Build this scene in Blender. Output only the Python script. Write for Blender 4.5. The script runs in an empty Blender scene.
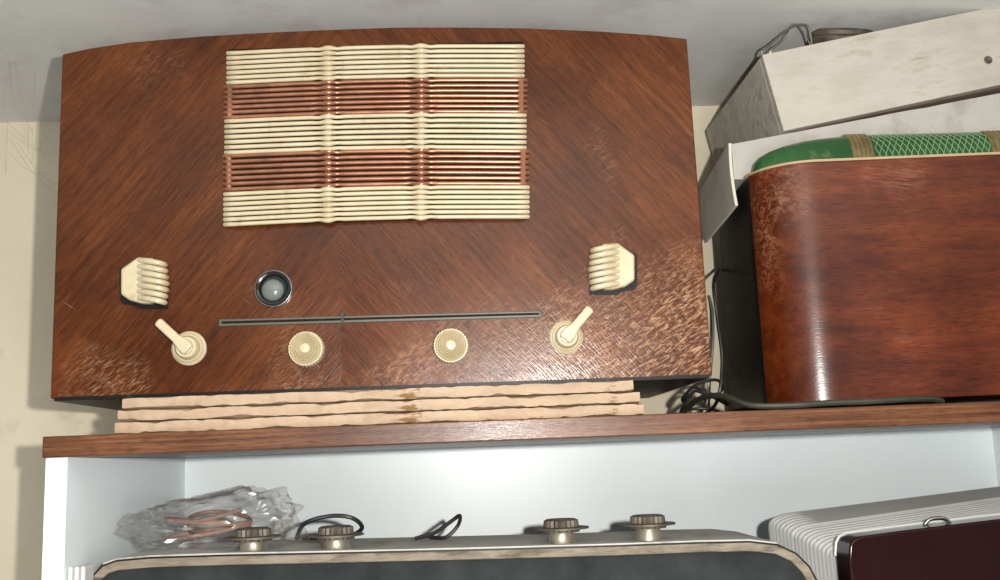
import bpy, bmesh, math, random
from mathutils import Vector, Matrix, noise
random.seed(4)
C = bpy.context.scene.collection
try:
    bpy.context.scene.view_settings.view_transform = 'Standard'
except Exception: pass
# ---------------- camera ----------------
f = 1005.0
th, rho, psi = math.radians(9.44), math.radians(2.2), math.radians(2.5)
CAM = Vector((0, -0.83, 1.67))
F = Vector((math.sin(psi)*math.cos(th), math.cos(psi)*math.cos(th), math.sin(th)))
R0 = Vector((math.cos(psi), -math.sin(psi), 0)); U0 = R0.cross(F)
R = R0*math.cos(rho) - U0*math.sin(rho); U = R0*math.sin(rho) + U0*math.cos(rho)
cd = bpy.data.cameras.new('camera'); cam = bpy.data.objects.new('camera', cd); C.objects.link(cam)
m = Matrix((R, U, -F)).transposed().to_4x4(); m.translation = CAM; cam.matrix_world = m
cd.sensor_width = 36; cd.lens = 36*f/1000; cd.clip_start = 0.01
bpy.context.scene.camera = cam
def P(px, py, Y):
    d = F*f + R*(px-500) + U*(290-py); t = (Y-CAM.y)/d.y
    return CAM + d*t
def PX(px, py, Y): return P(px, py, Y).x
K = 0.86/1005
# ---------------- materials ----------------
def newmat(name):
    mt = bpy.data.materials.new(name); mt.use_nodes = True
    nt = mt.node_tree; b = nt.nodes['Principled BSDF']
    return mt, nt, b
def N(nt, t, **kw):
    n = nt.nodes.new(t)
    for k, v in kw.items():
        if k in n.inputs: n.inputs[k].default_value = v
        else: setattr(n, k, v)
    return n
def ramp(nt, fac, stops):
    r = nt.nodes.new('ShaderNodeValToRGB'); e = r.color_ramp.elements
    while len(e) < len(stops): e.new(0.5)
    for i, (p, c) in enumerate(stops):
        e[i].position = p; e[i].color = (*c, 1) if len(c) == 3 else c
    nt.links.new(fac, r.inputs[0]); return r
def mixc(nt, fac, a, b, blend='MIX'):
    mx = nt.nodes.new('ShaderNodeMix'); mx.data_type = 'RGBA'; mx.blend_type = blend
    for s, v in ((0, fac), (6, a), (7, b)):
        if hasattr(v, 'links') or hasattr(v, 'is_linked'): nt.links.new(v, mx.inputs[s])
        else: mx.inputs[s].default_value = v if s == 0 else (*v, 1)
    return mx.outputs[2]
def gn(c, g): return tuple(v*g for v in c)
def noisy(name, c1, c2, scale=20, rough=0.5, metal=0, bump=0.0, stretch=(1,1,1), dirt=None, dscale=8, dpos=(0.55,0.7), bscale=None, coat=0, spec=0.5, g=1.0, rot=(0,0,0)):
    mt, nt, b = newmat(name); L = nt.links
    tc = N(nt, 'ShaderNodeTexCoord'); mr_ = N(nt, 'ShaderNodeMapping'); mr_.inputs['Rotation'].default_value = rot
    L.new(tc.outputs['Object'], mr_.inputs[0])
    mp = N(nt, 'ShaderNodeMapping'); mp.inputs['Scale'].default_value = stretch
    L.new(mr_.outputs[0], mp.inputs[0])
    n1 = N(nt, 'ShaderNodeTexNoise', Scale=scale, Detail=6.0, Roughness=0.6); L.new(mp.outputs[0], n1.inputs['Vector'])
    r = ramp(nt, n1.outputs['Fac'], [(0.3, gn(c1,g)), (0.7, gn(c2,g))]); col = r.outputs[0]
    if dirt:
        n2 = N(nt, 'ShaderNodeTexNoise', Scale=dscale, Detail=8.0, Roughness=0.65); L.new(mp.outputs[0], n2.inputs['Vector'])
        r2 = ramp(nt, n2.outputs['Fac'], [(dpos[0], (0,0,0)), (dpos[1], (1,1,1))])
        col = mixc(nt, r2.outputs[0], col, gn(dirt,g))
    L.new(col, b.inputs['Base Color'])
    b.inputs['Roughness'].default_value = rough; b.inputs['Metallic'].default_value = metal
    b.inputs['Coat Weight'].default_value = coat; b.inputs['Specular IOR Level'].default_value = spec
    if bump:
        n3 = N(nt, 'ShaderNodeTexNoise', Scale=bscale or scale*3, Detail=4.0); L.new(mp.outputs[0], n3.inputs['Vector'])
        bp = N(nt, 'ShaderNodeBump', Strength=bump, Distance=0.002); L.new(n3.outputs['Fac'], bp.inputs['Height'])
        L.new(bp.outputs[0], b.inputs['Normal'])
    return mt
def wood(name, cols, rot, seam=None, across=90, along=5, rough=0.35, scratch=(0.42,0.22,0.11), sc_amt=(0.62,0.72), scratch_rot=None, bump=0.25, worn=None, coat=0.2, gate_pos=(0.5,0.66), sc_scale=(30,260), lowwear=None, spec=0.3, blotch=(0.5,1.2), bsc=6.0, g=1.0, figure=(0.74,1.10), lines=True):
    mt, nt, b = newmat(name); L = nt.links
    tc = N(nt, 'ShaderNodeTexCoord'); src = tc.outputs['Object']
    sep = N(nt, 'ShaderNodeSeparateXYZ'); L.new(src, sep.inputs[0])
    vec = src
    if seam is not None:
        sub = N(nt, 'ShaderNodeMath', operation='SUBTRACT'); L.new(sep.outputs[0], sub.inputs[0]); sub.inputs[1].default_value = seam
        ab = N(nt, 'ShaderNodeMath', operation='ABSOLUTE'); L.new(sub.outputs[0], ab.inputs[0])
        cb = N(nt, 'ShaderNodeCombineXYZ'); L.new(ab.outputs[0], cb.inputs[0]); L.new(sep.outputs[1], cb.inputs[1]); L.new(sep.outputs[2], cb.inputs[2])
        vec = cb.outputs[0]
    m1 = N(nt, 'ShaderNodeMapping'); m1.inputs['Rotation'].default_value = rot; L.new(vec, m1.inputs[0])
    m2 = N(nt, 'ShaderNodeMapping'); m2.inputs['Scale'].default_value = (along, across, across); L.new(m1.outputs[0], m2.inputs[0])
    n1 = N(nt, 'ShaderNodeTexNoise', Scale=1.0, Detail=8.0, Roughness=0.75, Distortion=0.3); L.new(m2.outputs[0], n1.inputs['Vector'])
    r = ramp(nt, n1.outputs['Fac'], [(0.28, gn(cols[0],g)), (0.5, gn(cols[1],g)), (0.72, gn(cols[2],g))]); col = r.outputs[0]
    m3 = N(nt, 'ShaderNodeMapping'); m3.inputs['Scale'].default_value = (90, 800, 800); L.new(m1.outputs[0], m3.inputs[0])
    n2 = N(nt, 'ShaderNodeTexNoise', Scale=1.0, Detail=3.0); L.new(m3.outputs[0], n2.inputs['Vector'])
    r2 = ramp(nt, n2.outputs['Fac'], [(0.3, (0.35,0.3,0.28)), (0.5, (1,1,1))])
    col = mixc(nt, 0.7, col, r2.outputs[0], 'MULTIPLY')
    m6 = N(nt, 'ShaderNodeMapping'); m6.inputs['Scale'].default_value = (2.5, 22, 22); L.new(m1.outputs[0], m6.inputs[0])
    n6 = N(nt, 'ShaderNodeTexNoise', Scale=1.0, Detail=3.0); L.new(m6.outputs[0], n6.inputs['Vector'])
    r6 = ramp(nt, n6.outputs['Fac'], [(0.32, (figure[0],figure[0]*.94,figure[0]*.9)), (0.66, (figure[1],)*3)])
    col = mixc(nt, 1.0, col, r6.outputs[0], 'MULTIPLY')
    n3 = N(nt, 'ShaderNodeTexNoise', Scale=bsc, Detail=5.0, Roughness=0.6); L.new(src, n3.inputs['Vector'])
    lo, hi = blotch
    r3 = ramp(nt, n3.outputs['Fac'], [(0.3, (lo,lo*0.9,lo*0.85)), (0.7, (hi,hi,hi))])
    col = mixc(nt, 1.0, col, r3.outputs[0], 'MULTIPLY')
    m4 = N(nt, 'ShaderNodeMapping'); m4.inputs['Rotation'].default_value = scratch_rot or rot; L.new(src, m4.inputs[0])
    m5 = N(nt, 'ShaderNodeMapping'); m5.inputs['Scale'].default_value = (sc_scale[0], sc_scale[1], sc_scale[1]); L.new(m4.outputs[0], m5.inputs[0])
    n4 = N(nt, 'ShaderNodeTexNoise', Scale=1.0, Detail=6.0, Roughness=0.7, Distortion=0.8); L.new(m5.outputs[0], n4.inputs['Vector'])
    r4 = ramp(nt, n4.outputs['Fac'], [(sc_amt[0], (0,0,0)), (sc_amt[1], (1,1,1))])
    n5 = N(nt, 'ShaderNodeTexNoise', Scale=9.0, Detail=5.0); L.new(src, n5.inputs['Vector'])
    gate = n5.outputs['Fac']
    for wpos, wr, wa in (worn or []):
        vd = N(nt, 'ShaderNodeVectorMath', operation='DISTANCE'); L.new(src, vd.inputs[0]); vd.inputs[1].default_value = wpos
        mr = N(nt, 'ShaderNodeMapRange'); L.new(vd.outputs['Value'], mr.inputs[0])
        mr.inputs[1].default_value = 0.0; mr.inputs[2].default_value = wr; mr.inputs[3].default_value = wa; mr.inputs[4].default_value = 0.0
        ad = N(nt, 'ShaderNodeMath', operation='ADD'); L.new(gate, ad.inputs[0]); L.new(mr.outputs[0], ad.inputs[1]); gate = ad.outputs[0]
    if lowwear:
        mr = N(nt, 'ShaderNodeMapRange'); L.new(sep.outputs[2], mr.inputs[0])
        mr.inputs[1].default_value = 0.0; mr.inputs[2].default_value = lowwear[0]; mr.inputs[3].default_value = lowwear[1]; mr.inputs[4].default_value = 0.0
        ad = N(nt, 'ShaderNodeMath', operation='ADD'); L.new(gate, ad.inputs[0]); L.new(mr.outputs[0], ad.inputs[1]); gate = ad.outputs[0]
    r5 = ramp(nt, gate, [(gate_pos[0], (0,0,0)), (gate_pos[1], (1,1,1))])
    ml = N(nt, 'ShaderNodeMath', operation='MULTIPLY'); L.new(r4.outputs[0], ml.inputs[0]); L.new(r5.outputs[0], ml.inputs[1])
    col = mixc(nt, ml.outputs[0], col, gn(scratch,g))
    if lines:
        m7 = N(nt, 'ShaderNodeMapping'); m7.inputs['Rotation'].default_value = (0, math.radians(-38), 0); L.new(src, m7.inputs[0])
        m8 = N(nt, 'ShaderNodeMapping'); m8.inputs['Scale'].default_value = (18, 480, 480); L.new(m7.outputs[0], m8.inputs[0])
        n7 = N(nt, 'ShaderNodeTexNoise', Scale=1.0, Detail=2.0, Distortion=0.2); L.new(m8.outputs[0], n7.inputs['Vector'])
        r7 = ramp(nt, n7.outputs['Fac'], [(0.73, (0,0,0)), (0.80, (0.55,0.55,0.55))])
        col = mixc(nt, r7.outputs[0], col, gn(scratch,g))
    L.new(col, b.inputs['Base Color'])
    rr = N(nt, 'ShaderNodeMapRange'); L.new(n3.outputs['Fac'], rr.inputs[0]); rr.inputs[3].default_value = rough-0.08; rr.inputs[4].default_value = rough+0.18
    L.new(rr.outputs[0], b.inputs['Roughness']); b.inputs['Specular IOR Level'].default_value = spec
    b.inputs['Coat Weight'].default_value = coat; b.inputs['Coat Roughness'].default_value = 0.18
    bp = N(nt, 'ShaderNodeBump', Strength=bump, Distance=0.0008); L.new(n2.outputs['Fac'], bp.inputs['Height'])
    bp2 = N(nt, 'ShaderNodeBump', Strength=bump, Distance=0.003); L.new(n5.outputs['Fac'], bp2.inputs['Height']); L.new(bp.outputs[0], bp2.inputs['Normal'])
    L.new(bp2.outputs[0], b.inputs['Normal']); L.new(bp2.outputs[0], b.inputs['Coat Normal'])
    return mt
def flat(name, c, rough=0.5, metal=0): 
    return noisy(name, tuple(v*0.88 for v in c), tuple(min(1, v*1.08) for v in c), 30, rough, metal)
M = {}
M['wall'] = noisy('cream_plaster', (0.66,0.58,0.42), (0.78,0.71,0.55), 6, 0.9, 0, 0.4, dirt=(0.45,0.37,0.25), dscale=12, dpos=(0.60,0.88))
M['ceiling'] = noisy('old_white_ceiling', (0.60,0.60,0.57), (0.78,0.78,0.75), 4, 0.9, 0, 0.4, dirt=(0.44,0.42,0.38), dscale=9, dpos=(0.52,0.80))
M['floor'] = noisy('grey_floor', (0.2,0.19,0.18), (0.3,0.29,0.27), 4, 0.8)
M['cream'] = noisy('aged_cream_plastic', (0.70,0.58,0.36), (0.82,0.72,0.50), 40, 0.35, dirt=(0.46,0.32,0.15), dscale=60, dpos=(0.58,0.78), g=0.70)
M['copper'] = noisy('tarnished_copper', (0.30,0.125,0.070), (0.46,0.215,0.13), 60, 0.28, 0.55, dirt=(0.13,0.055,0.032), dscale=14, dpos=(0.54,0.72))
M['cloth'] = noisy('dark_speaker_cloth', (0.011,0.006,0.004), (0.026,0.015,0.010), 300, 0.9, spec=0.1)
M['black'] = noisy('black_rubber', (0.008,0.008,0.009), (0.02,0.02,0.021), 30, 0.45)
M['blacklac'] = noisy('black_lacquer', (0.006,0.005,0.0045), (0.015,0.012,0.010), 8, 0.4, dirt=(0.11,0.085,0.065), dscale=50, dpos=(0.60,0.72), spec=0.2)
M['white'] = noisy('white_laminate', (0.80,0.88,0.90), (0.86,0.93,0.95), 6, 0.35, dirt=(0.73,0.77,0.77), dscale=9, dpos=(0.62,0.82))
M['board'] = noisy('fibreboard', (0.48,0.345,0.235), (0.62,0.465,0.33), 60, 0.95, 0, 0.6, dirt=(0.27,0.155,0.075), dscale=40, dpos=(0.60,0.65), bscale=260, stretch=(0.5,1,1.4), g=0.78, spec=0.1)
M['chrome'] = flat('dull_chrome', (0.45,0.45,0.45), 0.25, 1)
M['brass'] = noisy('tarnished_brass', (0.32,0.28,0.20), (0.50,0.46,0.36), 60, 0.4, 0.75)
M['darkmetal'] = noisy('tarnished_knob', (0.06,0.05,0.037), (0.17,0.145,0.11), 60, 0.55, 0.4)
M['shelfwood'] = wood('shelf_laminate', [(0.055,0.020,0.009),(0.17,0.066,0.028),(0.31,0.145,0.068)], (0,0,0), across=260, along=5, rough=0.32, sc_amt=(0.66,0.74), coat=0.1, g=0.80, lines=False)
M['beige'] = flat('beige_edging', (0.42,0.30,0.17), 0.5)
M['green'] = noisy('green_celluloid', (0.008,0.055,0.012), (0.022,0.095,0.024), 20, 0.24, dirt=(0.10,0.16,0.07), dscale=50, dpos=(0.60,0.75))
M['gold'] = noisy('dull_gold_band', (0.15,0.11,0.045), (0.32,0.26,0.125), 80, 0.4, 0.5)
M['net'] = flat('pale_green_cord', (0.20,0.32,0.17), 0.6)
M['crate'] = noisy('flaking_white_painted_wood', (0.54,0.50,0.42), (0.72,0.68,0.60), 30, 0.85, 0, 0.6, stretch=(0.5,1,1.6), rot=(0,math.radians(10.8),0), dirt=(0.42,0.36,0.28), dscale=30, dpos=(0.54,0.70), bscale=90, g=0.80, spec=0.15)
M['cratein'] = noisy('bare_wood', (0.25,0.17,0.1), (0.36,0.26,0.16), 20, 0.8)
M['carton'] = noisy('grey_cardboard', (0.48,0.46,0.42), (0.60,0.57,0.52), 14, 0.85, 0, 0.3, dirt=(0.32,0.28,0.23), dscale=20, dpos=(0.54,0.8), g=0.80)
M['flap'] = noisy('beige_cardboard', (0.56,0.52,0.45), (0.68,0.64,0.56), 14, 0.85, 0, 0.3, dirt=(0.38,0.33,0.26), dscale=20, dpos=(0.55,0.8))
M['greyplastic'] = noisy('pale_grey_plastic', (0.66,0.68,0.66), (0.74,0.75,0.73), 20, 0.35, dirt=(0.48,0.46,0.43), dscale=15, dpos=(0.62,0.8), g=0.82)
M['maroon'] = noisy('maroon_bakelite', (0.010,0.0016,0.002), (0.018,0.003,0.0035), 20, 0.16, coat=0.1, spec=0.3)
M['ply'] = noisy('grimy_plywood_edge', (0.20,0.16,0.115), (0.34,0.29,0.22), 70, 0.8, 0, 0.5, stretch=(0.6,1,3), dirt=(0.09,0.07,0.05), dscale=40, dpos=(0.50,0.68), g=0.85)
M['facegrey'] = noisy('grey_painted_face', (0.40,0.40,0.37), (0.58,0.57,0.53), 15, 0.6, dirt=(0.2,0.17,0.13), dscale=20)
M['chassis'] = noisy('dusty_black_chassis', (0.010,0.012,0.014), (0.034,0.038,0.040), 25, 0.7, spec=0.2)
M['wire'] = flat('grey_wire', (0.14,0.13,0.12), 0.4, 0.3)
M['brown'] = noisy('brown_wire', (0.22,0.13,0.10), (0.34,0.22,0.17), 30, 0.6)
def bagmat():
    mt, nt, b = newmat('clear_plastic_film'); L = nt.links
    tr = N(nt, 'ShaderNodeBsdfTransparent'); tr.inputs[0].default_value = (0.965,0.955,0.95,1)
    gl = N(nt, 'ShaderNodeBsdfGlossy', Roughness=0.17); gl.inputs['Color'].default_value = (1,1,1,1)
    df = N(nt, 'ShaderNodeBsdfDiffuse'); df.inputs['Color'].default_value = (0.55,0.52,0.50,1)
    m0 = N(nt, 'ShaderNodeMixShader'); m0.inputs[0].default_value = 0.8; L.new(df.outputs[0], m0.inputs[1]); L.new(gl.outputs[0], m0.inputs[2])
    mx = N(nt, 'ShaderNodeMixShader'); lw = N(nt, 'ShaderNodeLayerWeight', Blend=0.3)
    mr = N(nt, 'ShaderNodeMapRange'); mr.inputs[3].default_value = 0.10; mr.inputs[4].default_value = 0.42; L.new(lw.outputs['Facing'], mr.inputs[0])
    L.new(mr.outputs[0], mx.inputs[0]); L.new(tr.outputs[0], mx.inputs[1]); L.new(m0.outputs[0], mx.inputs[2])
    L.new(mx.outputs[0], nt.nodes['Material Output'].inputs[0]); return mt
M['bag'] = bagmat()
# ---------------- mesh helpers ----------------
def poly_prism(bm, pts, y0, y1):
    """pts (x,z) outline, extruded along y"""
    a = [bm.verts.new((x, y0, z)) for x, z in pts]; b = [bm.verts.new((x, y1, z)) for x, z in pts]
    bm.faces.new(a); bm.faces.new(b[::-1]); n = len(pts)
    for i in range(n): bm.faces.new((a[i], b[i], b[(i+1) % n], a[(i+1) % n]))
def foot_prism(bm, pts, z0, z1):
    a = [bm.verts.new((x, y, z0)) for x, y in pts]; b = [bm.verts.new((x, y, z1)) for x, y in pts]
    bm.faces.new(a[::-1]); bm.faces.new(b); n = len(pts)
    for i in range(n): bm.faces.new((a[i], a[(i+1) % n], b[(i+1) % n], b[i]))
def box(bm, x0, x1, y0, y1, z0, z1): foot_prism(bm, [(x0,y0),(x1,y0),(x1,y1),(x0,y1)], z0, z1)
def tube(bm, pts, r, n=8, sq=1.0):
    pts = [Vector(p) for p in pts]; rs = r if isinstance(r, (list, tuple)) else [r]*len(pts)
    rings = []; t0 = (pts[1]-pts[0]).normalized()
    up = Vector((0,0,1)) if abs(t0.z) < 0.9 else Vector((0,1,0))
    nrm = (up - t0*up.dot(t0)).normalized()
    for i, p in enumerate(pts):
        t = (pts[min(i+1, len(pts)-1)] - pts[max(i-1, 0)]).normalized()
        nrm = (nrm - t*nrm.dot(t)).normalized(); bn = t.cross(nrm)
        rings.append([bm.verts.new(p + (nrm*math.cos(2*math.pi*k/n)*sq + bn*math.sin(2*math.pi*k/n))*rs[i]) for k in range(n)])
    for a, b in zip(rings, rings[1:]):
        for k in range(n): bm.faces.new((a[k], a[(k+1) % n], b[(k+1) % n], b[k]))
    bm.faces.new(rings[0][::-1]); bm.faces.new(rings[-1])
def smooth_path(pts, sub=8):
    pts = [Vector(p) for p in pts]; out = []
    e = [pts[0]*2-pts[1]] + pts + [pts[-1]*2-pts[-2]]
    for i in range(1, len(e)-2):
        p0, p1, p2, p3 = e[i-1:i+3]
        for s in range(sub):
            t = s/sub
            out.append(0.5*((2*p1)+(p2-p0)*t+(2*p0-5*p1+4*p2-p3)*t*t+(3*p1-p0-3*p2+p3)*t**3))
    out.append(pts[-1]); return out
def lathe(bm, c, axis, prof, n=48, loop=False):
    """prof: (radius, height[, serration]); loop closes the profile on itself into a ring"""
    axis = Vector(axis).normalized(); a = Vector((0,0,1)) if abs(axis.z) < 0.9 else Vector((1,0,0))
    e1 = (a - axis*a.dot(axis)).normalized(); e2 = axis.cross(e1); rings = []
    for pr in prof:
        r, h = pr[0], pr[1]; s = pr[2] if len(pr) > 2 else 0
        rings.append([bm.verts.new(Vector(c)+axis*h+(e1*math.cos(2*math.pi*k/n)+e2*math.sin(2*math.pi*k/n))*max(1e-5, r-(s if k % 2 else 0))) for k in range(n)])
    if loop: rings.append(rings[0])
    for a_, b_ in zip(rings, rings[1:]):
        for k in range(n): bm.faces.new((a_[k], a_[(k+1) % n], b_[(k+1) % n], b_[k]))
    if not loop: bm.faces.new(rings[0][::-1]); bm.faces.new(rings[-1])
def obj(name, bm, mat, parent=None, root=None, origin=None, bevel=0, seg=2, solid=0, angle=35):
    base = Vector((0,0,0))
    if root is not None: base = Vector(root.location)
    elif parent is not None: base = Vector(parent.location)
    elif origin is None:
        xs = [v.co for v in bm.verts]
        base = Vector(((min(v.x for v in xs)+max(v.x for v in xs))/2, (min(v.y for v in xs)+max(v.y for v in xs))/2, min(v.z for v in xs)))
    else: base = Vector(origin)
    for v in bm.verts: v.co -= base
    bmesh.ops.recalc_face_normals(bm, faces=bm.faces)
    me = bpy.data.meshes.new(name); bm.to_mesh(me); bm.free()
    for p in me.polygons: p.use_smooth = angle > 0
    if angle > 0:
        try: me.set_sharp_from_angle(angle=math.radians(angle))
        except Exception: pass
    me.materials.append(mat)
    o = bpy.data.objects.new(name, me); C.objects.link(o)
    if parent is not None: o.parent = parent
    else: o.location = base
    if solid:
        s = o.modifiers.new('s', 'SOLIDIFY'); s.thickness = solid; s.offset = 0
    if bevel:
        bv = o.modifiers.new('b', 'BEVEL'); bv.width = bevel; bv.segments = seg; bv.limit_method = 'ANGLE'; bv.angle_limit = math.radians(40)
    return o
def thing(name, label, cat, loc, group=None):
    o = bpy.data.objects.new(name, None); C.objects.link(o); o.location = loc; o.empty_display_size = 0.02
    o['label'] = label; o['category'] = cat
    if group: o['group'] = group
    return o
def tag(o, label, cat, group=None):
    o['label'] = label; o['category'] = cat
    if group: o['group'] = group
    return o
def B(): return bmesh.new()
# ---------------- key levels ----------------
ZS = P(520, 419, 0).z            # top of the shelf unit
WALLY = 0.375
ZC = P(30, 122, WALLY).z
# ---------------- setting ----------------
def struct(name, bm, mat):
    o = obj(name, bm, mat); o['kind'] = 'structure'; return o
b = B(); box(b, -1.6, 1.8, WALLY, WALLY+0.1, 0, ZC); struct('wall_back', b, M['wall'])
b = B(); box(b, -1.6, 1.8, -1.6, WALLY+0.1, ZC, ZC+0.1); struct('ceiling', b, M['ceiling'])
b = B(); box(b, -1.6, 1.8, -1.6, WALLY+0.1, -0.1, 0); struct('floor', b, M['floor'])
b = B(); rnd = random.Random(11)
def onceil(px, py):
    d = F*f + R*(px-500) + U*(290-py); t = (ZC-0.001-CAM.z)/d.z; return CAM+d*t
for k in range(6):
    p0 = onceil(rnd.uniform(0, 60), rnd.uniform(60, 118)); p1 = P(rnd.uniform(0, 62), rnd.uniform(128, 185), WALLY-0.001)
    mid = (p0+p1)/2+Vector((rnd.uniform(-.01,.01), -0.004, -0.006))
    tube(b, smooth_path([p0, mid, p1], 6), 0.00013, 4)
for k in range(5):
    p0 = P(rnd.uniform(0, 20), rnd.uniform(125, 170), WALLY-0.001); p1 = P(rnd.uniform(35, 62), rnd.uniform(125, 200), WALLY-0.001)
    tube(b, smooth_path([p0, (p0+p1)/2+Vector((0,-0.002,-0.008)), p1], 6), 0.00013, 4)
cw = tag(obj('cobweb', b, flat('dusty_web', (0.55,0.50,0.40), 0.9)), 'dusty cobweb strands where wall meets ceiling left of the big radio', 'cobweb'); cw['kind'] = 'stuff'
# ---------------- shelf unit ----------------
xL = PX(42, 446, 0); xR = PX(1245, 400, 0); TH = P(520, 419, 0).z - P(520, 440, 0).z
xl_in = PX(66, 500, 0.004); zi = P(400, 552, 0.03).z - 0.20      # inner shelf top
BACK = 0.355
unit = thing('shelf_unit', 'tall white laminate shelf unit with brown woodgrain top carrying the old radios', 'shelf unit', ((xL+xR)/2, 0.18, 0))
b = B(); box(b, xL, xR, 0, BACK+0.015, ZS-TH, ZS); obj('top_board', b, M['shelfwood'], unit, bevel=0.001)
for x0, x1 in ((PX(44, 500, 0.004), xl_in), (PX(1223, 500, 0), PX(1244, 500, 0))):
    b = B(); box(b, x0, x1, 0.004, BACK+0.012, 0, ZS-TH); obj('side_panel', b, M['white'], unit, bevel=0.0006)
xr_in = PX(1223, 500, 0)
b = B(); box(b, xl_in, xr_in, BACK, BACK+0.012, 0, ZS-TH); obj('back_panel', b, M['white'], unit)
b = B(); box(b, xl_in, xr_in, 0.006, BACK, zi-0.018, zi); obj('inner_shelf', b, M['white'], unit)
b = B(); hp = P(79, 573, 0.02)
box(b, xl_in, xl_in+0.014, 0.012, 0.05, hp.z-0.022, hp.z+0.005)
for k in range(3): tube(b, [(xl_in+0.003+k*0.005, 0.010, hp.z-0.02), (xl_in+0.003+k*0.005, 0.010, hp.z+0.006)], 0.0022)
obj('hinge', b, M['greyplastic'], unit, bevel=0.001)
# ---------------- boards under the radio ----------------
Y1 = 0.03
ZB = P(381, 390, Y1).z
bt = (ZB-ZS)/3
labs = ['lowest of three fibreboard offcuts stacked under the big radio, resting on the shelf', 'middle fibreboard offcut in the stack of three under the big radio', 'topmost and shortest fibreboard offcut, directly beneath the big radio']
for i, (a0, a1) in enumerate(((115, 643), (118, 640), (122, 634))):
    x0, x1 = PX(a0, 420, 0.012), PX(a1, 400, 0.012); pts = []; n = 260
    for k in range(n+1):
        t = k/n; x = x0+(x1-x0)*t
        y = 0.012 + 0.0020*noise.noise(Vector((x*18, i*7, 0))) + 0.0012*noise.noise(Vector((x*130, i*3, 5)))
        pts.append((x, y))
    pts += [(x1, 0.2), (x0, 0.2)]
    b = B(); z0 = ZS+bt*i; q = len(pts)
    def wv(x, s): return bt*(0.03+0.30*max(0, noise.noise(Vector((x*30, i*2.3+s, 2))))+0.16*max(0, noise.noise(Vector((x*110, i*2.3+s, 7)))))
    a = [b.verts.new((x, y, z0+0.0002+wv(x, 0))) for x, y in pts]
    mid = [b.verts.new((x, y-(0.0008 if k <= n else 0), z0+bt*(0.5+0.12*noise.noise(Vector((x*30, i, 9)))))) for k, (x, y) in enumerate(pts)]
    c = [b.verts.new((x, y, z0+bt-0.0002-wv(x, 6))) for x, y in pts]
    c2_ = [b.verts.new((x, (y+0.006) if k <= n else y, z0+bt-0.0002)) for k, (x, y) in enumerate(pts)]
    a2_ = [b.verts.new((x, (y+0.006) if k <= n else y, z0+0.0002)) for k, (x, y) in enumerate(pts)]
    for lo, hi in ((a2_, a), (a, mid), (mid, c), (c, c2_)):
        for k in range(q): b.faces.new((lo[k], lo[(k+1) % q], hi[(k+1) % q], hi[k]))
    b.faces.new(a2_[::-1]); b.faces.new(c2_)
    tag(obj('fibreboard_sheet', b, M['board'], angle=40), labs[i], 'board', 'fibreboard sheets under the radio')
# ---------------- radio one ----------------
xc = (PX(50, 402, Y1)+PX(712, 380, Y1))/2
rd = thing('table_radio', 'large walnut veneer tube radio with cream and copper grille bars on the shelf top', 'radio', (xc, Y1+0.1, ZB+0.0004))
seam = PX(341, 300, Y1)-xc
def wl(px, py): v = P(px, py, Y1); return (v.x-xc, -0.1, v.z-ZB)
M['walnut'] = wood('chevron_walnut_veneer', [(0.048,0.0112,0.0019),(0.120,0.0315,0.0058),(0.195,0.057,0.0120)], (0, math.radians(-50), 0), seam=seam, across=240, along=15, rough=0.22,
    scratch=(0.48,0.28,0.16), scratch_rot=(0, math.radians(30), 0), sc_amt=(0.48,0.64), worn=[(wl(668,350), 0.13, 0.34), (wl(90,385), 0.08, 0.13), (wl(695,290), 0.07, 0.20), (wl(340,375), 0.16, 0.12), (wl(500,370), 0.10, 0.10), (wl(600,130), 0.05, 0.06)], coat=0.25, gate_pos=(0.62,0.94), sc_scale=(120,480), lowwear=(0.06,0.14), spec=0.24, blotch=(0.54,1.25), bsc=7, g=0.88, figure=(0.70,1.12))
top = [(62,54),(90,48),(130,42),(200,36),(270,32),(340,29),(400,27),(460,27),(530,28),(600,31),(655,35),(687,38.5)]
ol = [(P(px,py,Y1).x, P(px,py,Y1).z) for px, py in top]
BLx, BRx = PX(50,402,Y1), PX(713,380,Y1)
ol = [(BRx, ZB+0.0022), (BLx, ZB+0.0022)] + ol
b = B(); poly_prism(b, ol, Y1, 0.30); obj('cabinet', b, M['walnut'], rd, bevel=0.0014, seg=3)
b = B(); box(b, BLx+0.002, BRx-0.002, Y1+0.003, 0.298, ZB+0.0005, ZB+0.0024); obj('underside_shade_sheet', b, M['blacklac'], rd)  # black sheet added to paint the deep shade under the radio
b = B()
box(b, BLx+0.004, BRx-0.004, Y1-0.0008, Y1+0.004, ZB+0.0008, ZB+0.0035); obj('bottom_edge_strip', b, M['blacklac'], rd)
b = B(); q = [P(229,50,Y1), P(523,42,Y1), P(527,217,Y1), P(227,226,Y1)]
poly_prism(b, [(v.x, v.z) for v in q], Y1-0.0015, Y1+0.0006); obj('speaker_cloth', b, M['cloth'], rd)
def bump_at(px, c, w): return math.exp(-((px-c)/w)**2)
groups = [('cream', (228,523), (53,83), (46,76), 7), ('copper', (225,526), (87,118), (80,112), 7), ('cream', (226,525), (121,153), (115,148), 7),
          ('copper', (224,528), (156,190), (151,184), 7), ('cream', (225,528), (194,225), (187,217), 7)]
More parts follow.
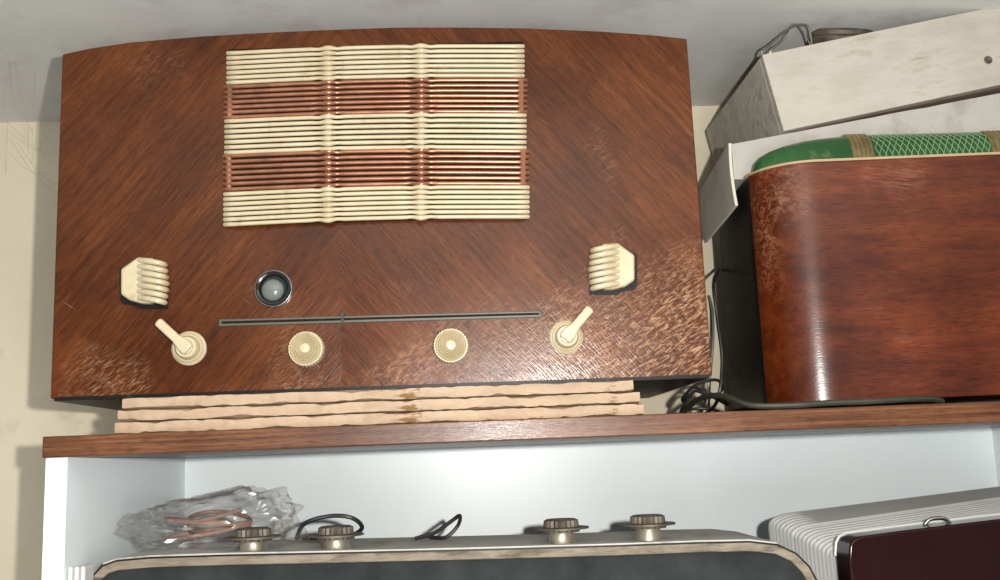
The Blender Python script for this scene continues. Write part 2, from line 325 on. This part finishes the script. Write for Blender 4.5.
for kind, (xa, xb), (l0, l1), (r0, r1), nb in groups:
    b = B()
    for j in range(nb):
        u = j/(nb-1); pts = []; rs = []
        nn = 90
        for k in range(nn+1):
            t = k/nn; px = xa+(xb-xa)*t
            yc = (l0+l1)/2*(1-t)+(r0+r1)/2*t - 2.6*math.sin(math.pi*t)
            h = ((l1-l0)*(1-t)+(r1-r0)*t)/2
            nd = bump_at(px, 328, 4.5)+bump_at(px, 421, 4.5)
            pinch = bump_at(px, 318, 4)+bump_at(px, 338, 4)+bump_at(px, 411, 4)+bump_at(px, 431, 4)
            hh = h*(0.98+0.05*nd-0.03*pinch)
            en = bump_at(px, xa, 3)+bump_at(px, xb, 3)
            Y = Y1-0.0070-0.0026*nd + 0.005*en
            pts.append(P(px, yc+(2*u-1)*hh, Y))
            ed = bump_at(px,xa,9)+bump_at(px,xb,9)
            if kind == 'cream': rs.append((2.08+0.65*nd-0.25*pinch+0.20*ed)*K)
            else: rs.append((1.98+0.55*nd-0.2*pinch+0.3*ed)*K)
        tube(b, pts, rs, 12)
    g = obj(kind+'_grille_bars', b, M[kind], rd, angle=80)
    for px in ((xa+5, 328, 421, xb-5) if kind == 'copper' else (328, 421)):
        t = (px-xa)/(xb-xa); y0 = l0*(1-t)+r0*t; y1 = l1*(1-t)+r1*t; s = -2.6*math.sin(math.pi*t)
        b = B(); tube(b, [P(px, y0+s-0.5, Y1-0.0055), P(px, y1+s+0.5, Y1-0.0055)], 3.2*K, 8)
        obj('bar_holder', b, M[kind], g, root=rd)
# side ornaments
for cx, cy, s in ((147, 282, -1), (610, 268, 1)):
    def pp(dx, dy, Y=Y1): return P(cx+s*dx, cy+dy, Y)
    wing = [(-10,-22),(6,-23),(23,-11),(23,14),(14,20),(2,23),(-8,23)]
    b = B(); poly_prism(b, [(pp(x,y).x, pp(x,y).z) for x, y in wing], Y1-0.010, Y1); orn = obj('ornament', b, M['cream'], rd, bevel=0.0022, seg=3)
    b = B()
    for j in range(7):
        dy = -19+j*6.3; w = 1-0.035*abs(j-3)
        tube(b, smooth_path([pp(8, dy-3, Y1-0.0085), pp(-1, dy-2, Y1-0.0140), pp(-13*w, dy, Y1-0.0140), pp(-19*w, dy+1.5, Y1-0.008), pp(-20*w, dy+2, Y1)], 5), 2.85*K, 10)
    obj('rib_stack', b, M['cream'], orn, root=rd)
    b = B(); back = [(-18,-20),(14,-20),(27,-13),(27,18),(24,22),(12,24),(8,27),(-21,27),(-21,20)]
    poly_prism(b, [(pp(x,y).x, pp(x,y).z) for x, y in back], Y1-0.0012, Y1); obj('backing_plate', b, M['blacklac'], orn, root=rd)
# tuning eye
c = P(274, 289, Y1); b = B()
lathe(b, c, (0,-1,0), [(17.9*K,0),(17.9*K,0.0036),(16.4*K,0.0044),(14.6*K,0.0040),(12.6*K,0.001),(0,0.001)], 56); eye = obj('tuning_eye', b, noisy('glossy_black_plastic',(0.008,0.008,0.009),(0.016,0.016,0.018),30,0.12), rd)
b = B(); lathe(b, c, (0,-1,0), [(18.9*K,0),(18.9*K,0.0024),(18.4*K,0.0030),(17.8*K,0.0030),(17.8*K,0)], 56, loop=True); obj('eye_ring', b, M['chrome'], eye, root=rd)
b = B(); lathe(b, (c.x-0.001, c.y, c.z-0.0010), (0,-1,0), [(11.2*K,0.001),(10.6*K,0.0026),(8.5*K,0.0042),(5*K,0.0054),(0,0.0058)], 40); o = obj('lens', b, flat('grey_dome_lens', (0.15,0.165,0.16), 0.15), eye, root=rd)
# dial slot
b = B(); q = [P(219,319.5,Y1), P(541,311,Y1), P(541,317.5,Y1), P(219,326.5,Y1)]; poly_prism(b, [(v.x,v.z) for v in q], Y1-0.0014, Y1)
slot = obj('dial_slot', b, flat('olive_grey_slot_trim', (0.075,0.08,0.06), 0.4), rd, bevel=0.0005)
b = B(); q = [P(222,321.6,Y1), P(539,313,Y1), P(539,315,Y1), P(222,324,Y1)]; poly_prism(b, [(v.x,v.z) for v in q], Y1-0.0018, Y1-0.001); obj('slot_opening', b, M['cloth'], slot, root=rd)
b = B(); q = [P(341.5,312,Y1), P(344,312,Y1), P(344,322,Y1), P(341.5,322,Y1)]; poly_prism(b, [(v.x,v.z) for v in q], Y1-0.0030, Y1-0.001); obj('pointer', b, M['black'], slot, root=rd)
# round knobs
for cx, cy in ((307,349.5),(451,346.5)):
    c = P(cx, cy, Y1); b = B(); r = 18.3*K
    lathe(b, c, (0,-1,0), [(r*.95,0),(r,0.001,r*.05),(r,0.006,r*.05),(r*.93,0.0085,r*.04),(r*.86,0.0085),(r*.80,0.0100),(r*.72,0.0080),(r*.66,0.0110),(r*.58,0.0088),(r*.52,0.0120),(r*.43,0.0095),(r*.38,0.0124),(r*.30,0.0102),(r*.25,0.0128),(r*.12,0.0130),(0,0.0131)], 72)
    obj('tuning_knob', b, M['cream'], rd, angle=25)
for cx, cy, tx, ty in ((189.5,348.5,163,324),(566,337.5,588,311)):
    c = P(cx, cy, Y1); b = B(); r = 17*K
    lathe(b, c, (0,-1,0), [(r,0),(r,0.002),(r*.9,0.0035),(r*.86,0.003),(r*.8,0.005),(r*.72,0.0045),(r*.66,0.010),(r*.58,0.012),(r*.45,0.012),(r*.40,0.0135),(0,0.014)], 56)
    kn = obj('lever_knob', b, M['cream'], rd, angle=25)
    d = Vector((tx-cx, ty-cy)).normalized(); nn_ = Vector((-d.y, d.x)); b = B(); L_ = (Vector((tx,ty))-Vector((cx,cy))).length
    out = [(-5,-6.5),(2,-7),(12,-4.6),(L_-1,-4.6),(L_+1,-3),(L_+1,3),(L_-1,4.6),(12,4.6),(2,7),(-5,6.5)]
    pts = [(lambda v: (v.x, v.z))(P(cx+d.x*u+nn_.x*w, cy+d.y*u+nn_.y*w, Y1)) for u, w in out]
    poly_prism(b, pts, Y1-0.0165, Y1-0.0105); obj('lever', b, M['cream'], kn, root=rd, bevel=0.0014, seg=3)
# ---------------- radio two ----------------
phi = math.radians(3.0); Y2 = 0.045
x2 = PX(743, 200, 0.095); zt = P(900, 156, 0.038).z; zb2 = P(900, 399, 0.038).z
ex = Vector((math.cos(phi), -math.sin(phi), 0)); ey = Vector((math.sin(phi), math.cos(phi), 0))
O2 = Vector((x2, Y2, 0)); W2 = 0.40; D2 = 0.19; rc = 0.056
def loc2(u, v): p = O2+ex*u+ey*v; return (p.x, p.y)
def foot(inset=0.0):
    pts = []; i = inset; r = rc-i
    for k in range(13):
        a = math.pi+math.pi/2*k/12; pts.append(loc2(rc+r*math.cos(a), rc+r*math.sin(a)))
    for k in range(13):
        a = -math.pi/2+math.pi/2*k/12; pts.append(loc2(W2-rc+r*math.cos(a), rc+r*math.sin(a)))
    pts += [loc2(W2-i, D2), loc2(i, D2)]
    return pts
r2 = thing('wooden_radio', 'red-brown mahogany radio with rounded corner and black side, under green tube', 'radio', (O2.x+0.2, O2.y+0.09, ZS+0.0002))
def w2(px, py): v = P(px, py, 0.06); return (v.x-r2.location.x, v.y-r2.location.y, v.z-r2.location.z)
M['mahog'] = wood('mahogany_veneer', [(0.055,0.0085,0.0022),(0.140,0.0265,0.0062),(0.215,0.050,0.0125)], (0,0,0), across=60, along=8, rough=0.27, scratch=(0.42,0.23,0.14), scratch_rot=(0,math.radians(-12),0), sc_amt=(0.46,0.62),
    worn=[(w2(775,205),0.055,0.20),(w2(765,260),0.04,0.10),(w2(790,390),0.05,0.14),(w2(850,260),0.035,0.24),(w2(900,200),0.035,0.10),(w2(960,190),0.04,0.16)], coat=0.4, gate_pos=(0.58,0.84), sc_scale=(36,230), spec=0.3, blotch=(0.52,1.18), bsc=9, g=0.88, bump=0.10, figure=(0.76,1.08), lines=False)
b = B(); foot_prism(b, foot(0.002), zb2+0.002, zt-0.001); obj('cabinet', b, M['blacklac'], r2, bevel=0.002)
fo = foot(0.0)[2:26]; fi = foot(0.0035)[2:26]
b = B(); foot_prism(b, fo+fi[::-1], zb2, zt-0.002); obj('front_veneer', b, M['mahog'], r2, bevel=0.001)
b = B(); foot_prism(b, foot(-0.0006)[1:26]+foot(0.006)[1:26][::-1], zt-0.0022, zt); obj('top_edging', b, M['beige'], r2)
for u, v in ((0.05,0.05),(W2-0.05,0.05),(0.04,D2-0.03),(W2-0.04,D2-0.03)):
    b = B(); x, y = loc2(u, v); lathe(b, (x, y, ZS+0.0002), (0,0,1), [(0.009,0),(0.011,0.003),(0.011,zb2-ZS+0.0015)], 20); obj('foot', b, M['black'], r2)
def cord(name, pts, r, mat, label, cat, group=None, n=8):
    b = B(); tube(b, smooth_path(pts, 8), r, n); return tag(obj(name, b, mat), label, cat, group)
zc = ZS+0.0030
cord('power_cord', [(PX(680,408,0.13),0.13,zc),(PX(700,400,0.08),0.085,zc+0.012),(PX(722,394,0.04),0.04,zc+0.012),(PX(750,404,0.014),0.014,zc+0.002),(PX(790,410,0.002),0.003,zc),(PX(830,410,0.0),0.002,zc+0.001),(PX(870,408,0.0),0.003,zc+0.001),(PX(905,404,0.01),0.010,zc+0.002),(PX(930,400,0.022),0.021,zc+0.002),(PX(942,400,0.028),0.028,zc)], 0.0026, noisy('dusty_dark_cord',(0.022,0.022,0.015),(0.045,0.045,0.032),40,0.5), 'dark power cord lying along the shelf edge before the mahogany radio', 'cord')
cord('cable', [(PX(700,402,0.2),0.2,zc),(PX(716,390,0.1),0.10,zc+0.01),(PX(722,360,0.1),0.10,ZS+0.05),(PX(716,300,0.11),0.11,ZS+0.09),(PX(712,262,0.13),0.13,ZS+0.13),(PX(712,200,0.28),0.27,ZS+0.17)], 0.0017, M['black'], 'thin black cable rising between the two wooden radios', 'cable')
cord('cable', [(PX(692,402,0.25),0.25,zc),(PX(704,385,0.14),0.14,zc+0.012),(PX(712,350,0.13),0.13,ZS+0.06),(PX(714,330,0.14),0.14,ZS+0.10),(PX(708,290,0.15),0.15,ZS+0.12),(PX(706,250,0.18),0.18,ZS+0.10),(PX(702,300,0.25),0.25,zc+0.02),(PX(704,380,0.27),0.27,zc)], 0.0013, M['wire'], 'looped grey cable hanging beside the black side of the mahogany radio', 'cable')
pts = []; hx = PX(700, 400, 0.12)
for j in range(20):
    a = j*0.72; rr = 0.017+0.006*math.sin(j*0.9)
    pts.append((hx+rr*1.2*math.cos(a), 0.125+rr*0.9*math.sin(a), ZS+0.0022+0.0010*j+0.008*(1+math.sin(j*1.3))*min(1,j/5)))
cord('gap_darkening_cable', pts, 0.0015, M['black'], 'loose loops of thin black cable added to darken the low gap between the radios', 'cable')  # cable loops added as a dark stand-in for shade in the gap
# ---------------- green domed case ----------------
def g_at(px): p = P(px, 140, 0.068); return p.x
gx0 = g_at(753); ty = 0.076; HY, HZ = 0.021, 0.0305; gz = zt+0.0004
gt = thing('green_tube', 'glossy green tube with gold bands and netting lying on the mahogany radio', 'tube', (gx0+0.15, ty, zt+0.0002))
def dome(prof, n=48):
    bm = B(); lathe(bm, (0,0,0), (1,0,0), prof, n)
    for v in bm.verts: v.co = Vector((gx0+v.co.x, ty+v.co.y*HY, gz+max(0.0, v.co.z)*HZ))
    bmesh.ops.remove_doubles(bm, verts=bm.verts, dist=1e-7)
    return bm
obj('casing', dome([(0,0),(.22,0.002),(.42,0.008),(.60,0.018),(.76,0.032),(.88,0.048),(.95,0.064),(1,0.085),(1,0.35),(.8,0.365),(0,0.375)]), M['green'], gt)
for pa, pb in ((846,868),(984,1008)):
    xa, xb = g_at(pa)-gx0, g_at(pb)-gx0; pr = [(1.0,xa)]
    for k in range(5):
        w = (xb-xa)/5; pr += [(1.01,xa+k*w),(1.08,xa+k*w+w*.3),(1.08,xa+k*w+w*.6),(1.01,xa+k*w+w*.95)]
    obj('ribbed_band', dome(pr), M['gold'], gt)
b = B(); xa, xb = g_at(869), g_at(983); NS = 15
for k in range(NS):
    for sg in (1,-1):
        pts = []
        for j in range(57):
            t = j/56; a = (k/NS*6.28318+sg*t*6.28318*1.2) % 6.28318
            if a <= math.pi: pts.append((xa+(xb-xa)*t, ty-HY*1.012*math.cos(a), gz+0.0007+HZ*1.012*math.sin(a)))
            else:
                if len(pts) > 1: tube(b, pts, 0.00038, 5)
                pts = []
        if len(pts) > 1: tube(b, pts, 0.00038, 5)
obj('netting', b, M['net'], gt)
# ---------------- carton ----------------
yc_ = 0.105
ct = thing('cardboard_carton', 'open grey cardboard carton under the white crate, beige flap over the radio side', 'carton', (x2+0.14, 0.17, zt+0.0003))
A = P(737,143,yc_); Bp = P(1150,64,yc_); A.x = min(A.x, x2-0.004)
A2 = P(703,190,0.235); A2.x = min(A2.x, x2-0.001)
lowf = P(738,207,yc_); lowb = P(706,243,0.235)
b = B()
fl = zt+0.0022
rim = []
for k in range(25):
    t = k/24; rim.append((A.x+(Bp.x-A.x)*t, A.z+(Bp.z-A.z)*t+0.0008*noise.noise(Vector((t*14,0,1)))-0.001))
poly_prism(b, [(Bp.x, fl),(A.x, fl)]+rim, yc_, yc_+0.003)
poly_prism(b, [(A.x, fl),(Bp.x, fl),(Bp.x, Bp.z),(A.x, A2.z)], 0.222, 0.225)
box(b, A.x, Bp.x, yc_, 0.225, fl-0.0015, fl)
box(b, Bp.x-0.003, Bp.x, yc_+0.003, 0.222, fl, Bp.z)
obj('tray', b, M['carton'], ct)
b = B(); T = 0.0028; nu, nv = 8, 6; g0 = []; g1 = []
for i in range(nu+1):
    s = i/nu; ra, rb = [], []
    for j in range(nv+1):
        t = j/nv
        y = yc_*(1-s)+0.235*s - 0.006*t*(1-s); zt_ = A.z*(1-s)+A2.z*s; zl = lowf.z*(1-s)+lowb.z*s
        z = zt_*(1-t)+zl*t
        x = (A.x*(1-s)+A2.x*s) - 0.0015*math.sin(math.pi*t) + 0.0004*noise.noise(Vector((s*4, t*3, 8)))
        ra.append(b.verts.new((x,y,z))); rb.append(b.verts.new((x-T,y,z)))
    g0.append(ra); g1.append(rb)
for i in range(nu):
    for j in range(nv):
        b.faces.new((g0[i][j],g0[i+1][j],g0[i+1][j+1],g0[i][j+1])); b.faces.new((g1[i][j],g1[i][j+1],g1[i+1][j+1],g1[i+1][j]))
for i in range(nu):
    for j in (0, nv): b.faces.new((g0[i][j],g0[i+1][j],g1[i+1][j],g1[i][j]))
for j in range(nv):
    for i in (0, nu): b.faces.new((g0[i][j],g0[i][j+1],g1[i][j+1],g1[i][j]))
obj('side_flap', b, M['flap'], ct)
# ---------------- crate ----------------
rr_ = math.radians(10.8)
u_ = Vector((math.cos(rr_),0,math.sin(rr_))); w_ = Vector((-math.sin(rr_),0,math.cos(rr_))); v_ = Vector((0.0,1,0)).normalized()
Oc = P(784,131,yc_+0.001); Hc = 0.081; Lc = 0.30; Dc = 0.235
cr_ = thing('wooden_crate', 'flaking white-painted wooden crate tilted on top of the cardboard carton', 'crate', (Oc.x+0.12, Oc.y+0.1, Oc.z))
def obox(bm, u0,u1,v0,v1,w0,w1):
    co = [Oc+u_*a+v_*bb+w_*c_ for c_ in (w0,w1) for (a,bb) in ((u0,v0),(u1,v0),(u1,v1),(u0,v1))]
    v = [bm.verts.new(c_) for c_ in co]
    for fc in ((3,2,1,0),(4,5,6,7),(0,1,5,4),(1,2,6,5),(2,3,7,6),(3,0,4,7)): bm.faces.new([v[i] for i in fc])
for nm, a in (('front_board',(0,Lc,0,0.010,0,Hc)),('back_board',(0,Lc,Dc-0.01,Dc,0,Hc)),('end_board',(0,0.010,0.010,Dc-0.01,0,Hc)),('end_board',(Lc-0.01,Lc,0.010,Dc-0.01,0,Hc)),('bottom_board',(0.010,Lc-0.01,0.010,Dc-0.01,0.0,0.006))):
    b = B(); obox(b, *a); obj(nm, b, M['crate'] if nm != 'bottom_board' else M['cratein'], cr_, bevel=0.0008)
np_ = P(988,60,yc_+0.001); b = B(); lathe(b, (np_.x, np_.y, np_.z), (0,-1,0), [(0.0042,-0.001),(0.0042,0.0006),(0.003,0.0010),(0.0015,0.0002),(0,0.0002)], 20); obj('nail_head', b, M['darkmetal'], cr_)
fc_ = lambda u, v, w: Oc+u_*u+v_*v+w_*w
pts = [fc_(0.03,0.05,0.008), fc_(0.016,0.03,0.06), fc_(0.006,0.016,Hc+0.006), fc_(0.018,0.014,Hc+0.014), fc_(0.036,0.014,Hc+0.024), fc_(0.052,0.015,Hc+0.028), fc_(0.062,0.018,Hc+0.020), fc_(0.058,0.03,0.06), fc_(0.05,0.05,0.009)]
cord('loose_wire', pts, 0.0012, M['wire'], 'thin grey wire looping over the left corner of the white crate', 'wire')
pts = [fc_(0.06,0.09,0.012), fc_(0.030,0.045,0.05), fc_(0.018,0.026,Hc+0.006), fc_(0.034,0.023,Hc+0.018), fc_(0.049,0.022,Hc+0.032), fc_(0.060,0.026,Hc+0.018), fc_(0.068,0.035,0.06), fc_(0.08,0.09,0.012)]
cord('loose_wire', pts, 0.0009, M['chrome'], 'bright thin wire sticking up out of the white crate', 'wire')
dc = fc_(0.108, 0.050, Hc+0.018); b = B(); ax = (Vector((0.06,-0.36,1))).normalized()
lathe(b, dc, ax, [(0.031,-0.036),(0.031,-0.006),(0.032,-0.005,0.0008),(0.032,-0.001,0.0008),(0.031,0),(0.0325,0.001,0.0008),(0.0325,0.005,0.0008),(0.030,0.007),(0.026,0.007),(0.025,-0.034),(0,-0.035)], 64)
tag(obj('metal_can', b, M['darkmetal']), 'round dark metal can whose ridged rim shows above the white crate', 'can')
# ---------------- lying radio in the lower compartment ----------------
Yl = 0.03
out = [(88,584),(93,574),(102,565),(116,560),(150,557),(230,554.5),(330,552.5),(480,549),(620,545),(700,542),(750,541),(778,544),(797,553),(810,566),(820,584)]
pts = [P(px,py,Yl) for px,py in out]; top_z = max(p.z for p in pts)
xa, xb = pts[0].x, pts[-1].x
lr = thing('upturned_radio', 'radio lying on its back in the compartment, four knobs pointing up', 'radio', ((xa+xb)/2, Yl+0.08, zi))
outer = [(p.x, p.z) for p in pts] + [(xb+0.004, zi+0.0003), (xa-0.004, zi+0.0003)]
def inset(pp_, d):
    o = []; n = len(pp_)
    for i in range(n):
        p0 = Vector(pp_[i-1]); p1 = Vector(pp_[i]); p2 = Vector(pp_[(i+1)%n])
        t = ((p1-p0).normalized()+(p2-p1).normalized()).normalized(); nr = Vector((t.y,-t.x))
        o.append(tuple(p1+nr*d))
    return o
def ring_prism(bm, o, i, y0, y1):
    n = len(o); vo0=[bm.verts.new((x,y0,z)) for x,z in o]; vi0=[bm.verts.new((x,y0,z)) for x,z in i]
    vo1=[bm.verts.new((x,y1,z)) for x,z in o]; vi1=[bm.verts.new((x,y1,z)) for x,z in i]
    for k in range(n):
        j=(k+1)%n
        bm.faces.new((vo0[k],vo0[j],vi0[j],vi0[k])); bm.faces.new((vo1[k],vi1[k],vi1[j],vo1[j]))
        bm.faces.new((vo0[k],vo1[k],vo1[j],vo0[j])); bm.faces.new((vi0[k],vi0[j],vi1[j],vi1[k]))
b = B(); ring_prism(b, outer, inset(outer, 0.0014), Yl+0.0005, Yl+0.130); obj('outer_veneer', b, M['blacklac'], lr)
b = B(); ring_prism(b, inset(outer, 0.0013), inset(outer, 0.0084), Yl, Yl+0.129); obj('cabinet', b, M['ply'], lr, bevel=0.0008)
b = B(); poly_prism(b, inset(outer, 0.0082), Yl+0.004, Yl+0.12); obj('chassis', b, M['chassis'], lr)
b = B(); poly_prism(b, [(p.x, p.z+0.0012) for p in pts[2:12]]+[(p.x, p.z-0.001) for p in pts[2:12]][::-1], Yl+0.002, Yl+0.131); obj('face_panel', b, M['facegrey'], lr)
def ztop(x):
    for p, q in zip(pts, pts[1:]):
        if p.x <= x <= q.x: return p.z+(q.z-p.z)*(x-p.x)/(q.x-p.x)+0.0012
    return top_z
for px, py in ((253,532),(336,530),(562,523),(649,519)):
    x = PX(px, 545, Yl+0.022); z = ztop(x); k2 = 0.88/1005; base = (x, Yl+0.022, z-0.0004)
    tz_ = P(px, py-5, Yl+0.022).z-z; b = B()
    lathe(b, base, (0,0,1), [(14*k2,0),(13*k2,0.001),(12*k2,tz_-0.012),(13*k2,tz_-0.010)], 32); kn = obj('knob', b, M['brass'], lr)
    b = B(); z1 = tz_-0.0112
    lathe(b, base, (0,0,1), [(13*k2,z1),(18*k2,z1,0.0006),(18.5*k2,z1+0.0022,0.0006),(27*k2,z1+0.0026),(27*k2,z1+0.0040),(18*k2,z1+0.0044),(17.5*k2,z1+0.0046,0.0014),(17*k2,z1+0.0098,0.0014),(14*k2,z1+0.0110),(0,z1+0.0112)], 44); obj('knob_skirt', b, M['darkmetal'], kn, root=lr, angle=20)
zt3 = lambda px: ztop(PX(px,545,0.1))
cord('cable', [(PX(296,545,.12),.12,zt3(296)+.004),(PX(305,525,.11),.11,zt3(305)+.018),(PX(330,522,.11),.11,zt3(330)+.024),(PX(352,524,.11),.11,zt3(350)+.022),(PX(362,532,.12),.12,zt3(362)+.012),(PX(345,545,.13),.13,zt3(345)+.004),(PX(310,545,.13),.13,zt3(310)+.004)], 0.002, M['black'], 'black cable loop beside the plastic bag in the lower compartment', 'cable')
cord('cable', [(PX(415,546,.1),.1,zt3(415)+.003),(PX(435,540,.1),.1,zt3(435)+.008),(PX(452,528,.1),.1,zt3(452)+.018),(PX(460,524,.105),.105,zt3(460)+.022),(PX(458,532,.11),.11,zt3(458)+.013),(PX(446,545,.11),.11,zt3(446)+.003),(PX(430,546,.115),.115,zt3(430)+.003)], 0.0018, M['black'], 'pointed bend of black cable behind the middle of the upturned radio', 'cable')
# plastic bag
bx0, bx1 = PX(122,545,.1), PX(297,545,.1); bz = zt3(200)
b = B(); bmesh.ops.create_icosphere(b, subdivisions=5, radius=1)
for v in b.verts:
    p = v.co.copy()
    n1 = noise.noise(p*1.7+Vector((3,1,2))); n2 = abs(noise.noise(p*2.6+Vector((7,0,0)))); n3 = abs(noise.noise(p*5.5)); 
    cell = noise.voronoi(p*3.6)[0][0]
    s = 1+0.20*n1-0.38*n2-0.16*n3+0.16*cell
    q = p*s; q.x = math.copysign(abs(q.x)**0.85, q.x)
    tall = 0.62+0.5*(0.5+0.5*math.tanh(2.2*(q.x)))
    v.co = Vector(((bx0+bx1)/2+q.x*(bx1-bx0)/2*0.98, 0.107+q.y*0.042, bz+0.019+q.z*0.036*tall))
    if v.co.z < bz+0.0005: v.co.z = bz+0.0005+0.0004*n3
tag(obj('plastic_bag', b, M['bag'], angle=14), 'crumpled clear plastic bag lying at the left in the lower compartment', 'bag')
b = B()
pp_ = []
for j in range(34):
    a = j*0.75; pp_.append(((bx0+bx1)/2+0.002+0.042*math.cos(a)*(0.75+0.25*math.sin(j*0.37)), 0.105+0.018*math.sin(a), bz+0.005+0.0006*j+0.004*(1+math.sin(a*1.3))))
tube(b, smooth_path(pp_, 6), 0.0020, 8)
tag(obj('wire_coil', b, M['brown']), 'tangle of brown wire inside the clear plastic bag', 'wire')
# ---------------- ribbed grey casing and maroon box ----------------
A_ = P(767,514,0.16); B_ = P(1075,476,0.21); D_ = P(836,550,0.062); C_ = P(1075,505,0.085)
b = B(); ns, nt_ = 40, 260; grid = []
for i in range(ns+1):
    s = (i/ns)**1.6; row = []
    for j in range(nt_+1):
        t = j/nt_
        p = (A_*(1-s)+B_*s)*(1-t)+(D_*(1-s)+C_*s)*t
        e = min(s/0.06, 1); e2 = min(t/0.04, 1, (1-t)/0.06)
        drop = 0.008*(1-math.sqrt(max(0, 1-(1-e)**2)))+0.006*(1-math.sqrt(max(0, 1-(1-e2)**2)))
        fine = -0.0015*(0.5+0.5*math.cos(t*math.pi*2*18))**2
        k_ = 1 if (t > 0.42 or s < 0.05) else max(0.0, 1-(s-0.05)/0.06)
        groove = -0.0018*math.exp(-((t-0.40)/0.012)**2)
        rib = (fine*k_ + groove) if 0.06 < t < 0.97 else 0
        row.append(b.verts.new((p.x, p.y, p.z-drop+rib)))
    grid.append(row)
for i in range(ns):
    for j in range(nt_): b.faces.new((grid[i][j], grid[i+1][j], grid[i+1][j+1], grid[i][j+1]))
loop = [grid[i][0] for i in range(ns+1)]+[grid[ns][j] for j in range(1, nt_+1)]+[grid[i][nt_] for i in range(ns-1, -1, -1)]+[grid[0][j] for j in range(nt_-1, 0, -1)]
low = [b.verts.new((v.co.x+0.004, v.co.y, zi+0.0003)) for v in loop]
for k in range(len(loop)):
    j = (k+1) % len(loop); b.faces.new((loop[k], loop[j], low[j], low[k]))
b.faces.new(low)
tag(obj('ribbed_casing', b, M['greyplastic'], angle=50), 'pale grey plastic radio casing with finely ribbed top behind the maroon box', 'radio casing')
Ym = 0.022
tp = [(849,560),(850,546),(853,540),(860,536.5),(900,531),(1000,519),(1080,510)]
mp_ = [(P(px,py,Ym).x, P(px,py,Ym).z) for px,py in tp]
mb = thing('maroon_box', 'dark maroon bakelite box with rounded corner at right of the compartment', 'box', ((mp_[0][0]+mp_[-1][0])/2, 0.04, zi))
b = B(); poly_prism(b, mp_+[(mp_[-1][0], zi+0.0003),(mp_[0][0], zi+0.0003)], Ym, Ym+0.030); obj('body', b, M['maroon'], mb, bevel=0.0016, seg=3)
b = B(); tube(b, [(x, Ym+0.0312, z+0.0006) for x, z in mp_], 0.0012, 8); obj('edge_trim', b, M['greyplastic'], mb)
b = B(); p = P(938,523,Ym+0.02); tube(b, smooth_path([(p.x-0.012,p.y,p.z-0.001),(p.x-0.007,p.y,p.z+0.003),(p.x,p.y,p.z+0.004),(p.x+0.007,p.y,p.z+0.003),(p.x+0.012,p.y,p.z-0.002)],6), 0.0016, 8); obj('catch', b, M['chrome'], mb)
# ---------------- light ----------------
def lamp(name, kind, loc, e, **kw):
    l = bpy.data.lights.new(name, kind); l.energy = e
    for k, v in kw.items(): setattr(l, k, v)
    o = bpy.data.objects.new(name, l); C.objects.link(o); o.location = loc; return o
lamp('camera_flash', 'POINT', CAM+R*0.07+U*0.025, 37, shadow_soft_size=0.008, color=(1,0.965,0.91))
rl = lamp('fill_light', 'AREA', (0.25,-1.9,1.15), 11, shape='DISK', size=0.7, color=(0.97,0.99,1.0))  # unseen fill light, added to brighten the shelf compartment
rl.rotation_euler = (Vector((0.05,0.35,1.80))-rl.location).to_track_quat('-Z','Y').to_euler()
w = bpy.data.worlds.new('w'); bpy.context.scene.world = w; w.use_nodes = True
w.node_tree.nodes['Background'].inputs[0].default_value = (0.96,0.98,1,1); w.node_tree.nodes['Background'].inputs[1].default_value = 0.26
